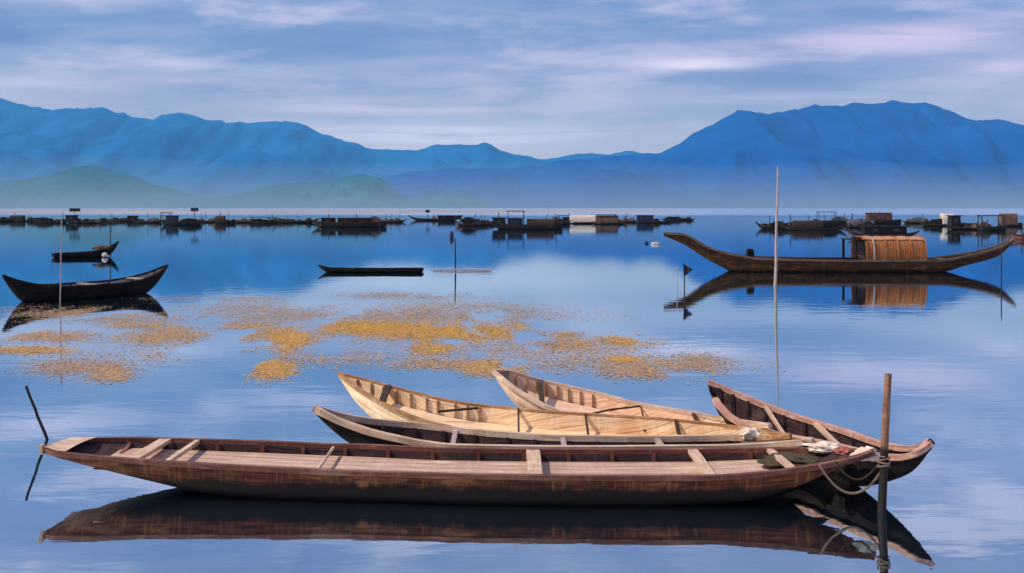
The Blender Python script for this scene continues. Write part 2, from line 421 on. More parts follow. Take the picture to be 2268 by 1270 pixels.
# ---------------------------------------------------------------- mountains and hills
def terrain(name, sil, Yr, depth, mat, amp=.25, x_pad=None, seed=0, nx=340):
    """a ridge whose crest follows the skyline points; spurs run down to the shore in front, slope behind"""
    px = np.array([p[0] for p in sil], float); hz = np.array([(HZ - p[1]) * Yr / F for p in sil])
    xs = np.linspace(px[0], px[-1], nx); X = (xs - CX) * Yr / F
    rid = np.interp(xs, px, hz)
    rid = rid + np.minimum(rid * .07, 24) * np.array([mnoise.fractal((x_ / 300, seed, 3), .7, 2.1, 6) for x_ in X])
    V = np.concatenate([np.linspace(0, 1, 34), np.linspace(1.06, 1.6, 8)])
    rows = []
    for v in V:
        row = []
        for k in range(nx):
            nz = mnoise.fractal((X[k] / (depth * .30) + seed, v * 1.6, seed * 1.3), .9, 2.1, 5)
            n2 = mnoise.fractal((X[k] / 160.0 + seed, v * 5, seed), 1, 2, 4)
            if v <= 1:
                pr = v ** 1.15; w = 4 * v * (1 - v)
                z = rid[k] * (pr + amp * nz * w) + rid[k] * .06 * n2 * (.3 + .7 * v) * (1 if v < .97 else .4)
                z = min(z, rid[k] * (.25 + .75 * v) + 2) if v < 1 else z
            else: z = rid[k] * max(0, 1 - (v - 1) / .6) 
            yv = Yr - depth * (1 - v) if v <= 1 else Yr + depth * (v - 1)
            row.append((X[k], yv, max(z, 0) - (4 if v == 0 or v > 1.55 else 0)))
        rows.append(row)
    mb = MB(); mb.grid(np.array(rows), uv=np.zeros((len(V), nx, 2)), flip=True)
    return tag(mb.build(name, mat, None, True), kind='structure')

def forest(name, c1, c2, s):
    m, t, b = newmat(name)
    o = t.n('ShaderNodeTexCoord').outputs['Object']
    a = t.noise(o, s, 8, .65); a2 = t.noise(o, s * 6, 4, .7)
    c = t.mix(t.ramp(a, .38, .62), c1, c2); c = t.mix(t.m('MULTIPLY', t.ramp(a2, .4, .7), .3), c, c1)
    bp = t.n('ShaderNodeBump'); bp.inputs['Strength'].default_value = .8; bp.inputs['Distance'].default_value = 22
    t.put(bp.inputs['Height'], t.noise(o, s * 9, 6, .7)); t.put(b.inputs['Normal'], bp.outputs[0])
    t.put(b.inputs['Base Color'], c); b.inputs['Roughness'].default_value = 1; b.inputs['Specular IOR Level'].default_value = 0
    return m
mt_far = forest('far_hazed_forest', (.008, .115, .34), (.014, .15, .42), .0015)  # blue of the haze is put into the base colour of the distant slopes
mt_near = forest('haze_blue_forest', (.001, .055, .28), (.003, .08, .36), .0015)  # right range: deeper haze blue painted into its base colour as well
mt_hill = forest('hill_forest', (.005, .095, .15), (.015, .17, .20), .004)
far_sil = [(-1800, 300), (-1200, 240), (-700, 262), (-300, 235), (0, 222), (40, 228), (75, 238), (130, 240), (190, 238), (240, 243), (290, 257), (340, 262), (375, 252),
    (400, 245), (440, 262), (500, 270), (560, 272), (600, 267), (645, 267), (700, 290), (760, 310), (820, 328), (880, 335), (940, 328), (1000, 318),
    (1040, 320), (1080, 315), (1110, 335), (1150, 345), (1200, 355), (1240, 345), (1300, 338), (1350, 342), (1400, 335), (1480, 345), (1600, 350), (1900, 345), (2500, 340), (3200, 330), (4200, 340)]
right_sil = [(500, 459), (640, 425), (780, 400), (900, 384), (1000, 372), (1100, 374), (1200, 362), (1300, 352), (1400, 343), (1470, 332), (1520, 308), (1580, 272), (1635, 246), (1665, 250), (1700, 251), (1760, 245), (1800, 229), (1850, 235),
    (1920, 226), (2000, 226), (2060, 230), (2110, 246), (2160, 268), (2210, 265), (2268, 275), (2500, 290), (2900, 250), (3500, 310), (4200, 350)]
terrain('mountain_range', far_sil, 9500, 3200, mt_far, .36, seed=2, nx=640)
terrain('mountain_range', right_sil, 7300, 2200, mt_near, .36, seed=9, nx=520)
hill_a = [(-900, 420), (-500, 380), (-250, 400), (0, 403), (60, 396), (110, 388), (150, 374), (185, 366), (215, 366), (250, 378), (300, 390), (340, 408), (400, 422), (440, 436), (500, 444), (560, 452), (620, 459)]
hill_b = [(400, 459), (470, 440), (520, 430), (580, 415), (640, 405), (700, 401), (735, 398), (765, 388), (800, 384), (840, 392), (865, 412), (890, 432), (915, 448), (940, 459)]
hill_c = [(860, 459), (900, 441), (940, 433), (985, 425), (1030, 428), (1060, 440), (1095, 456), (1110, 459)]
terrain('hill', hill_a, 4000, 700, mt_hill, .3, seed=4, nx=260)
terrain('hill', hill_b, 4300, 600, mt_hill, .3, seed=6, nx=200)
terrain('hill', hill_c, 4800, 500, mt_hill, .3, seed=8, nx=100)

# ---------------------------------------------------------------- air
hb = MB(); hb.box((0, 5700, 530 - 1.0), (24000, 11900, 1061))
hm = bpy.data.materials.new('air'); hm.use_nodes = True; ht = NT(hm.node_tree); ht.N.remove(ht.N['Principled BSDF'])
pv = ht.n('ShaderNodeVolumePrincipled'); pv.inputs['Color'].default_value = (.14, .52, 1, 1)
pv.inputs['Density'].default_value = 8e-5; pv.inputs['Anisotropy'].default_value = 0
ht.L.new(pv.outputs[0], ht.N['Material Output'].inputs['Volume'])
haze = hb.build('haze', hm); tag(haze, kind='stuff')

# low mist lying on the water before the hills: a wedge, thin at its top
mb = MB(); rows = []
for x in np.linspace(-3600, 3600, 90):
    e = min(1, (3600 - abs(x)) / 900); zt_ = 2 + (150 + 40 * mnoise.fractal((x / 900, 3, 1), 1, 2, 3)) * e ** .5
    y0 = 3200 - 1500 * (.35 + .65 * e) + 160 * mnoise.fractal((x / 500, 7, 1), 1, 2, 3)
    rows.append([(x, 3230, .4), (x, y0, .4), (x, y0 + (3200 - y0) * .45, zt_ * .22), (x, y0 + (3200 - y0) * .8, zt_ * .58), (x, 3200, zt_), (x, 3230, zt_ * .96), (x, 3230, .4)])
mb.grid(np.array(rows)); mb.poly([rows[0][i] for i in range(6)]); mb.poly([rows[-1][i] for i in range(6)][::-1])
mm = bpy.data.materials.new('mist'); mm.use_nodes = True; ht = NT(mm.node_tree); ht.N.remove(ht.N['Principled BSDF'])
pv = ht.n('ShaderNodeVolumePrincipled'); pv.inputs['Color'].default_value = (.58, .80, 1, 1)
pv.inputs['Density'].default_value = 7.5e-4; pv.inputs['Anisotropy'].default_value = 0
ht.L.new(pv.outputs[0], ht.N['Material Output'].inputs['Volume'])
tag(mb.build('mist', mm), kind='stuff')

# ---------------------------------------------------------------- the five canoes moored together in front
TIPL, TIPR = (100, 1000, .32), (1936, 1005, .375)
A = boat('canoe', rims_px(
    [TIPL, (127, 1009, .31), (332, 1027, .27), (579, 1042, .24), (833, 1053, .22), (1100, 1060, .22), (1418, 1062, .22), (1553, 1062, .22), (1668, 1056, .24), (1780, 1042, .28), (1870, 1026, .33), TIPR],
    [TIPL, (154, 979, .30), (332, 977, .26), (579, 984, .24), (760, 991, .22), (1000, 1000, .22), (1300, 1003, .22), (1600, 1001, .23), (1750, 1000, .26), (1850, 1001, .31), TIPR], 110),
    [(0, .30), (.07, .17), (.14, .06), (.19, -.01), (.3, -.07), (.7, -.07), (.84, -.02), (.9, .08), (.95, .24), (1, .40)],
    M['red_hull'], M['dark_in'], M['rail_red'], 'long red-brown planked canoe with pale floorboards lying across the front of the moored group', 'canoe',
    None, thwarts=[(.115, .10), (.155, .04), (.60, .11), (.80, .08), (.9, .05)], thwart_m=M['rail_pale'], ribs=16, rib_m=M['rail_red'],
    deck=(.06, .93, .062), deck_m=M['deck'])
Aroot, org = A[0], A[5]
# pale cap at the left end, dark end grain at the right end
def part_on(root, org, mb, nm, mat, sm=False):
    mb.v = [tuple(np.array(p) - org) for p in mb.v]; return mb.build(nm, mat, root, sm)
nr, fr, tt = A[1], A[2], A[4]
mb = MB(); idx = [i for i in range(len(tt)) if tt[i] < .035]
mb.grid(np.array([[nr[i] * (1 - s_) + fr[i] * s_ + np.array([0, 0, .036 + .012 * math.sin(s_ * math.pi)]) for s_ in np.linspace(0, 1, 5)] for i in idx]))
mb.sweep(np.array([[nr[0][0] - .012, (nr[0][1] + fr[0][1]) / 2, .30], [nr[0][0] - .03, (nr[0][1] + fr[0][1]) / 2, .37]]), .05, .03, up=(1, 0, 0))
part_on(Aroot, org, mb, 'bow_cap', M['rail_pale'])
# slanting brace
a_, b_ = GP(738, 992, .235), GP(700, 1046, .235)
mb = MB(); mb.tube(np.linspace(a_, b_, 5), .013, 7); part_on(Aroot, org, mb, 'brace', M['rail_pale'], True)

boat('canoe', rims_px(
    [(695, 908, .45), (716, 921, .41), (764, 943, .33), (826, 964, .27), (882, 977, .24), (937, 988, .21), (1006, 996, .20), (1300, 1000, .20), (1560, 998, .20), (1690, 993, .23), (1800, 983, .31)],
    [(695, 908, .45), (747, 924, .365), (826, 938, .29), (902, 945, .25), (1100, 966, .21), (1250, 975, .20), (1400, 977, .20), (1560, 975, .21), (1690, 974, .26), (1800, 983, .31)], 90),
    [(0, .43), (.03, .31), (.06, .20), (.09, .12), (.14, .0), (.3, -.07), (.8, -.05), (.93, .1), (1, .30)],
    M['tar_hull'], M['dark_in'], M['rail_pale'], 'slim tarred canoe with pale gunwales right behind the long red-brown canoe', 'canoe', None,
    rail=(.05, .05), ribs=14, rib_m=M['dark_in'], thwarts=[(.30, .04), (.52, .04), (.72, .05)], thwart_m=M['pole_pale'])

boat('canoe', rims_px(
    [(750, 830, .55), (775, 850, .50), (800, 868, .46), (870, 908, .36), (950, 938, .28), (1050, 958, .22), (1200, 970, .18), (1400, 973, .17), (1550, 974, .19), (1660, 975, .25), (1750, 968, .335)],
    [(750, 830, .55), (800, 842, .51), (870, 861, .455), (1000, 892, .35), (1090, 904, .31), (1200, 915, .30), (1400, 927, .29), (1550, 940, .29), (1660, 954, .30), (1750, 968, .335)], 84),
    [(0, .53), (.04, .36), (.09, .22), (.15, .10), (.22, .0), (.35, -.06), (.7, -.06), (.9, .1), (1, .32)],
    M['cream'], M['cream'], M['orange'], 'cream-yellow canoe with orange rim and raised bow, pointing left between two other canoes', 'canoe', None,
    ribs=10, rib_m=M['orange'], rib_range=(.05, .36), rib_w=.02, deck=(.12, .95, .085), deck_m=M['cream'], thwarts=[(.13, .06), (.44, .018), (.60, .018), (.80, .03)], thwart_m=M['rope_dark'], rail=(.035, .03))

boat('canoe', rims_px(
    [(1092, 825, .55), (1115, 845, .50), (1145, 868, .44), (1230, 912, .30), (1330, 938, .23), (1450, 950, .20), (1560, 954, .21), (1640, 952, .28), (1705, 946, .36)],
    [(1092, 825, .55), (1130, 828, .52), (1208, 849, .42), (1310, 872, .34), (1418, 899, .28), (1490, 912, .27), (1560, 924, .27), (1640, 937, .31), (1705, 946, .36)], 76),
    [(0, .53), (.05, .38), (.12, .22), (.2, .08), (.3, -.03), (.7, -.06), (.9, .1), (1, .32)],
    M['pinkwood'], M['pinkwood'], M['rail_pale'], 'pinkish pale canoe with raised bow, farthest back of the moored group and highest in view', 'canoe', None,
    ribs=8, rib_m=M['orange'], rib_range=(.10, .42), rib_w=.02, deck=(.14, .95, .075), deck_m=M['pinkwood'], thwarts=[(.06, .05), (.2, .05), (.8, .03)], thwart_m=M['rope_dark'], rail=(.04, .035))

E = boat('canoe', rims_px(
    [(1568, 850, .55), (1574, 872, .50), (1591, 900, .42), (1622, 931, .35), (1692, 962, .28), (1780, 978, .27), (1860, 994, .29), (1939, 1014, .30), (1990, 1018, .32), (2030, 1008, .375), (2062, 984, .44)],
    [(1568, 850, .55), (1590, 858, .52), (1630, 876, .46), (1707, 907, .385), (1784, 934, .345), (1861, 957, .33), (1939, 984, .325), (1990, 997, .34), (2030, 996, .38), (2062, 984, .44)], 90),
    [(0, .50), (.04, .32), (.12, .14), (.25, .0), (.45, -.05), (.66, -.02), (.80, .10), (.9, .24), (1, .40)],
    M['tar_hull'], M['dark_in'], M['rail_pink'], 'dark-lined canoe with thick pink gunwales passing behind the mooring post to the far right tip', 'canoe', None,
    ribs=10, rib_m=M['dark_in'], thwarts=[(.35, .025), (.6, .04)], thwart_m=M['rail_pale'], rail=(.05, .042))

mb = MB(); pR = (E[1][-1] + E[2][-1]) / 2
mb.sweep(np.array([pR + [-.09, 0, -.05], pR + [-.03, 0, -.01], pR + [.012, 0, .025]]), [.05, .04, .03], [.05, .05, .04])
part_on(E[0], E[5], mb, 'bow_cap', M['tar_hull'])
# mooring post and things by it
stake('mooring_post', (GP(1954, 1134)), AT(1966, 828, 7.18), .034, .025, M['post'], 'stout brown wooden mooring post at the right end of the moored canoes', 'post', below=.5)
stake('stake', GP(105, 974), AT(57, 855, 9.3), .016, .012, M['pole_dark'], 'short dark stake leaning left in the water behind the left tip of the long canoe', 'stake')

def rope(path, r, mat, label, name='rope'):
    mb = MB(); mb.tube(path, r, 8); return tag(mb.build(name, mat, None, True, origin=path[0]), label, 'rope')
p0 = AT(1815, 1030, 7.24); p1 = AT(1955, 1040, 7.22)
rope(catenary(p0, p1, .19, 22), .009, M['rope'], 'slack rope hanging in a loop from the red-brown canoe to the mooring post')
p0 = AT(1850, 1022, 7.26); p1 = AT(1940, 1035, 7.2)
rope(catenary(p0, p1, .11, 18), .007, M['rope_dark'], 'short dark rope loop hanging inside the longer slack loop beside the mooring post')
# lashing round the post
pc = AT(1957, 1020, 7.19)
path = [pc + np.array([(.042 + .004 * math.sin(k * 1.7)) * math.cos(k * .6), (.042 + .004 * math.sin(k * 1.7)) * math.sin(k * .6), -.05 + k * .0022 + .006 * math.sin(k * .9)]) for k in range(40)]
rope(path, .006, M['rope'], 'pale rope lashing wound round the mooring post at gunwale height')
p0 = AT(1700, 950, 8.3)
rope(catenary(p0, AT(1940, 1008, 7.4), .03, 16), .008, M['rope'], 'mooring rope from the pale canoes across the dark-lined canoe to the post')
rope(catenary(AT(970, 912, 9.2), AT(1085, 902, 9.45), .0, 8), .012, M['rope_dark'], 'dark pole-like line lying across the cream-yellow canoe near its bow')
rope([AT(1270, 926, 9.2), AT(1350, 908, 9.4), AT(1418, 900, 9.62), AT(1424, 920, 9.3), AT(1428, 955, 8.95)], .010, M['rope_dark'], 'dark line bent over the far gunwale of the pinkish canoe')

def lump(name, c, d, mat, label, cat, seed=0, amp=.25, kind=None, parent=None):
    bm = bmesh.new(); bmesh.ops.create_icosphere(bm, subdivisions=4, radius=1)
    for v in bm.verts:
        n = mnoise.fractal(v.co * 1.6 + Vector((seed, 0, 0)), 1, 2, 4); k = 1 + amp * n
        v.co = Vector((v.co.x * d[0] / 2 * k, v.co.y * d[1] / 2 * k, max(v.co.z, -.6) * d[2] / 2 * k))
    me = bpy.data.meshes.new(name); bm.to_mesh(me); bm.free(); me.materials.append(mat)
    me.polygons.foreach_set('use_smooth', [True] * len(me.polygons))
    o = bpy.data.objects.new(name, me); C.objects.link(o); o.location = tuple(c)
    if parent: o.parent = parent; return o
    return tag(o, label, cat, kind=kind)
lump('cloth_bundle', AT(1822, 992, 7.75), (.28, .16, .07), M['cloth'], 'crumpled cream cloth bundle lying on the canoe end left of the mooring post', 'cloth', 3, .5)
lump('cloth_bundle', AT(1868, 1000, 7.6), (.12, .10, .06), M['red_cloth'], 'small red cloth bundle beside the cream cloth bundle', 'cloth', 8, .5)
lump('cloth_bundle', AT(1918, 1008, 7.45), (.20, .14, .10), M['cloth'], 'small cream cloth lump tucked against the mooring post', 'cloth', 12, .5)
lump('fishing_net', AT(1760, 1020, 7.72), (.46, .30, .09), M['green_net'], 'dark brown fishing net heaped in the right end of the red-brown canoe', 'net', 5, .45)
lump('cloth_bundle', AT(1662, 962, 8.35), (.16, .14, .10), M['cloth'], 'knotted pale cloth on the right tips of the cream canoes', 'cloth', 21, .5)

# ---------------------------------------------------------------- big curved sampan with a matted cabin
YF = 34.4
zf = lambda py: H - (py - HZ) * YF / F
xf = lambda px: (px - CX) * YF / F
xL, xR = xf(1472), xf(2243)
rt = [(1472, 519), (1510, 521), (1570, 551), (1629, 567), (1682, 574), (1869, 577), (2056, 577), (2130, 568), (2205, 550), (2228, 539), (2243, 528)]
kt = [(1472, 523.5), (1513, 541), (1570, 577), (1600, 592), (1625, 604), (1700, 608), (2040, 608), (2085, 602), (2130, 589), (2205, 568), (2243, 534)]
f01 = lambda px: (px - 1472) / (2243 - 1472)
rimt = [(f01(a), zf(b)) for a, b in rt]; keelt = [(f01(a), zf(b)) for a, b in kt]
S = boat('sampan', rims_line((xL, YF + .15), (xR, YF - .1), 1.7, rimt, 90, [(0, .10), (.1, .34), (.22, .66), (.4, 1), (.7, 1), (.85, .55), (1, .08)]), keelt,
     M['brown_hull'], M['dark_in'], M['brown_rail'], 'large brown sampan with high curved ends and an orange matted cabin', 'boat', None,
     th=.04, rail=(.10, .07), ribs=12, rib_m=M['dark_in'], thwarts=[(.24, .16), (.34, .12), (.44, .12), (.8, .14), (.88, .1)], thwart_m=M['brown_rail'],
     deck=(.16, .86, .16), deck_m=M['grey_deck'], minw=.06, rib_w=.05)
Sroot, so_ = S[0], S[5]
def arch(x0, x1, yc, hw, zb, zt, nx=14, k=18, t_=.03, sag=.0, p=.55):
    rows = []
    for x in np.linspace(x0, x1, nx):
        rows.append([[x, yc - hw * math.copysign(abs(math.cos(a)) ** p, math.cos(a)), zb + (zt - zb) * max(math.sin(a), 0) ** p + sag * math.sin((x - x0) * 9) * math.sin(a)] for a in np.linspace(0, math.pi, k)])
    return np.array(rows)
cx0, cx1 = xf(1903), xf(2031); zb = zf(577); zt = zf(524)
body = arch(cx0, cx1, YF, .74, zb, zt - .03, sag=.012)
mb = MB(); mb.grid(body); inn = arch(cx0, cx1, YF, .70, zb, zt - .07); mb.grid(inn, flip=True)
mb.grid(np.stack([body[0], inn[0]], 0)); mb.grid(np.stack([inn[-1], body[-1]], 0))
cab = part_on(Sroot, so_, mb, 'cabin', M['mat'], True)
mb = MB(); tp = arch(cx0 - .06, cx1 + .05, YF, .77, zb + .15, zt, sag=.01)[:, 5:13]; mb.grid(tp); tp2 = tp.copy(); tp2[:, :, 2] -= .03; mb.grid(tp2, flip=True)
mb.grid(np.stack([tp[:, 0], tp2[:, 0]], 1)); mb.grid(np.stack([tp[:, -1], tp2[:, -1]], 1))
o = mb; o.v = [tuple(np.array(p) - so_) for p in o.v]; o.build('cabin_roof', M['mat_top'], Sroot, True)
for q in (1903, 1919, 1945, 1972, 2000, 2031):
    sec = arch(xf(q), xf(q) + .01, YF, .765, zb, zt + .002, nx=2)[0]; mb = MB(); mb.sweep(sec, .035, .05, up=(1, 0, .01))
    mb.v = [tuple(np.array(p) - so_) for p in mb.v]; mb.build('cabin_hoop', M['pole_pale'] if q == 1919 else M['mat'], Sroot)
# dark porch at the left end of the cabin: posts and back board
for yy_ in (YF - .66, YF + .66):
    mb = MB(); mb.box((xf(1882), yy_, (zb + zt) / 2 - .06), (.07, .07, zt - zb - .12)); part_on(Sroot, so_, mb, 'porch_post', M['tar_hull'])
mb = MB(); mb.box((xf(1890), YF, zt - .10), (.42, 1.36, .035)); part_on(Sroot, so_, mb, 'porch_roof', M['tar_hull'])
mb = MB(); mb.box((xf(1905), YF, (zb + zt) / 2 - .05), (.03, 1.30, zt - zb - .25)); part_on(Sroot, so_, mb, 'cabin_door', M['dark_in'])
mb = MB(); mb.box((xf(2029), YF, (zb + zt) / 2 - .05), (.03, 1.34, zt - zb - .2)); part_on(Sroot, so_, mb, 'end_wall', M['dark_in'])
mb = MB(); mb.box((xf(1657), YF - .30, zf(563)), (.22, .22, .30)); mb.box((xf(1657), YF - .30, zf(553)), (.14, .3, .07)); part_on(Sroot, so_, mb, 'bollard', M['tar_hull'])
mb = MB(); mb.sweep(catenary((xf(1742), YF - .55, zf(573)), (xf(1880), YF - .6, zf(571)), .0, 6), .05, .05); part_on(Sroot, so_, mb, 'pole_rail', M['tar_hull'])

stake('tall_pole', GP(1717, 632), AT(1723, 370, 28.2), .048, .022, M['pole_pale'], 'tall thin pale pole standing in the water in front of the big sampan', 'pole', below=.5, wob=.008)
# black pennant on a stake
root = empty('flag_stake', tuple(GP(1516, 647)), 'thin stake with a small black rag flag by the left end of the big sampan', 'stake')
b0 = GP(1516, 647); tp = AT(1514, 584, b0[1])
mb = MB(); mb.tube([b0 - [0, 0, .4], b0, (b0 + tp) / 2 + [.01, 0, 0], tp], .016, 8); mb.v = [tuple(np.array(p) - b0) for p in mb.v]; mb.build('pole', M['pole_dark'], root, True)
mb = MB(); g0 = []
for k in np.linspace(0, 1, 7):
    hgt = .33 * (1 - k * .9); g0.append([[tp[0] + .02 + .2 * k, tp[1] + .03 * math.sin(k * 6), tp[2] - .02 - .12 * k], [tp[0] + .02 + .2 * k, tp[1] + .03 * math.sin(k * 6 + .6), tp[2] - .02 - .12 * k - hgt]])
mb.grid(np.array(g0)); q_ = np.array(g0); q_[:, :, 1] += .006; mb.grid(q_, flip=True)
mb.v = [tuple(np.array(p) - b0) for p in mb.v]; mb.build('flag', M['black_cloth'], root)
stake('stake', GP(1500, 640), AT(1500, 592, 27), .013, .010, M['pole_pale'], 'thin pale stake left of the stake with the black rag flag')
stake('stake', GP(2218, 632), AT(2218, 556, 28.2), .020, .014, M['pole_dark'], 'thin dark stake below the right tip of the big sampan')

# ---------------------------------------------------------------- boats in the middle distance
G = boat('rowing_boat', rims_line((-11.70, 22.9), (-9.08, 26.2), 1.05, [(0, .62), (.06, .50), (.16, .38), (.35, .30), (.6, .30), (.78, .36), (.9, .48), (1, .66)], 60),
     [(0, .56), (.05, .25), (.1, .02), (.15, -.06), (.8, -.06), (.87, .06), (.95, .36), (1, .60)],
     M['black_hull'], M['grey_deck'], M['tar_hull'], 'black wooden rowing boat with upswept pointed ends, nearer and larger of the two at left', 'boat', None,
     rail=(.05, .045), ribs=8, rib_m=M['black_hull'], thwarts=[(.22, .16), (.5, .16), (.8, .16)], thwart_m=M['grey_deck'], minw=.03)
Yg = 44.0
boat('rowing_boat', rims_line(((118 - CX) * 43.3 / F, 43.3), ((263 - CX) * 45.2 / F, 45.2), .8, [(0, .16), (.05, .17), (.5, .20), (.75, .27), (.88, .42), (1, .66)], 50,
     [(0, .5), (.1, .8), (.3, 1), (.6, 1), (.8, .7), (.92, .34), (1, .06)]),
     [(0, .02), (.08, -.04), (.7, -.04), (.82, .02), (.92, .25), (1, .6)],
     M['black_hull'], M['dark_in'], M['tar_hull'], 'small black boat with one raised prow, farther and smaller of the two at left', 'boat', None, thwarts=[(.3, .12), (.6, .12)], rail=(.04, .04))
lump('tarp_bundle', ((222 - CX) * 44.6 / F, 44.7, .40), (.7, .5, .22), M['far_tan'], 'tan tarpaulin bundle piled in the small prowed boat at left', 'tarpaulin', 4, .4)
lump('float', ((226 - CX) * 43.6 / F, 43.9, .10), (.26, .2, .22), M['foam'], 'white foam float hanging at the side of the small boat at left', 'float', 6, .2)
stake('pole', GP(133, 668), AT(137, 488, 22.9), .016, .012, M['pole_pale'], 'thin pale pole in front of the near black rowing boat at left', 'pole', wob=.006)
b0 = GP(245, 566); top = AT(244, 505, b0[1])
mb = MB(); mb.tube([b0 - [0, 0, .4], b0, (b0 + top) / 2, top, top + np.array([-.04, 0, .12]), top + np.array([-.16, 0, .2]), top + np.array([-.34, 0, .18])], .022, 8)
tag(mb.build('pole', M['pole_dark'], None, True, origin=b0), 'thin dark pole hooked at its top beside the small prowed boat at left', 'pole')
boat('punt', rims_line(((706 - CX) * 33.9 / F, 33.9), ((937 - CX) * 33.9 / F, 33.9), .7, [(0, .22), (.05, .15), (.12, .11), (.5, .10), (1, .11)], 40, [(0, .3), (.08, .8), (.2, 1), (.85, 1), (1, .7)]),
     [(0, .20), (.05, .06), (.1, -.03), (.95, -.03), (1, .02)], M['black_hull'], M['black_hull'], M['tar_hull'],
     'flat low black punt floating alone in the middle of the lagoon', 'boat', None, thwarts=[(.34, .1), (.7, .1)], rail=(.04, .035))
b0 = GP(1009, 600)
stake('stake', b0, AT(1008, 528, b0[1]), .030, .022, M['pole_dark'], 'dark upright stake crossed by a floating bamboo pole right of the black punt')
mb = MB(); yb = b0[1] - .12
mb.tube([[(960 - CX) * yb / F, yb, .03], [(1010 - CX) * yb / F, yb, .05], [(1088 - CX) * yb / F, yb, .04]], [.022, .03, .035], 8)
tag(mb.build('bamboo_pole', M['pole_pale'], None, True), 'pale bamboo pole floating level against the dark upright stake', 'pole')
lump('float', GP(1000, 527) + [0, 0, .15], (.30, .3, .7), M['far_blue'], 'dark blue float standing in the water beyond the crossed stake', 'float', 2, .15)
lump('float', GP(1452, 542) + [0, 0, .05], (.5, .3, .2), M['foam'], 'pale foam float off the left tip of the big sampan', 'float', 7, .2)
lump('float', GP(1432, 540) + [0, 0, .05], (.25, .25, .2), M['far_blue'], 'small dark float left of the pale foam float', 'float', 9, .2)

# ---------------------------------------------------------------- far row of fishing boats
def canopy(mb_v, x0, x1, hw, zb, zt, p=.6):
    g = arch(x0, x1, 0, hw, zb, zt, nx=3, k=12, p=p); mb_v.grid(g)
    mb_v.poly(g[0]); mb_v.poly(g[-1][::-1])
def far_hull(kind):
    rim = {'slim': [(0, 1.0), (.08, .62), (.2, .38), (.5, .28), (.8, .38), (.93, .62), (1, .9)],
           'broad': [(0, 1.25), (.1, .95), (.3, .75), (.6, .70), (.9, .85), (1, .95)],
           'low': [(0, .55), (.1, .38), (.5, .30), (.9, .36), (1, .5)]}[kind]
    keel = {'slim': [(0, .9), (.08, .3), (.15, 0), (.3, -.15), (.7, -.15), (.86, 0), (.94, .35), (1, .8)],
            'broad': [(0, 1.1), (.08, .2), (.14, -.2), (.9, -.2), (1, .1)],
            'low': [(0, .45), (.08, .0), (.15, -.1), (.88, -.1), (1, .35)]}[kind]
    nr, fr, tt = rims_line((-5, 0), (5, 0), 2.2, rim, 30)
    kz = interp([a for a, b in keel], [b for a, b in keel], tt)
    S = np.array([section(nr[i], fr[i], kz[i], 0, 0, 9) for i in range(30)]); mb = MB(); mb.grid(S); mb.poly(S[0]); mb.poly(S[-1])
    z = np.minimum(nr[:, 2], .6) - .12
    mb.grid(np.array([[[nr[i, 0], nr[i, 1] * .9, max(z[i], kz[i] + .04)], [fr[i, 0], fr[i, 1] * .9, max(z[i], kz[i] + .04)]] for i in range(30)]))
    return mb
meshes = {}
def proto(nm, mb, mat, sm=False):
    o = mb.build(nm, mat, None, sm); me = o.data; bpy.data.objects.remove(o); return me
for k in ('slim', 'broad', 'low'): meshes['hull', k] = far_hull(k)
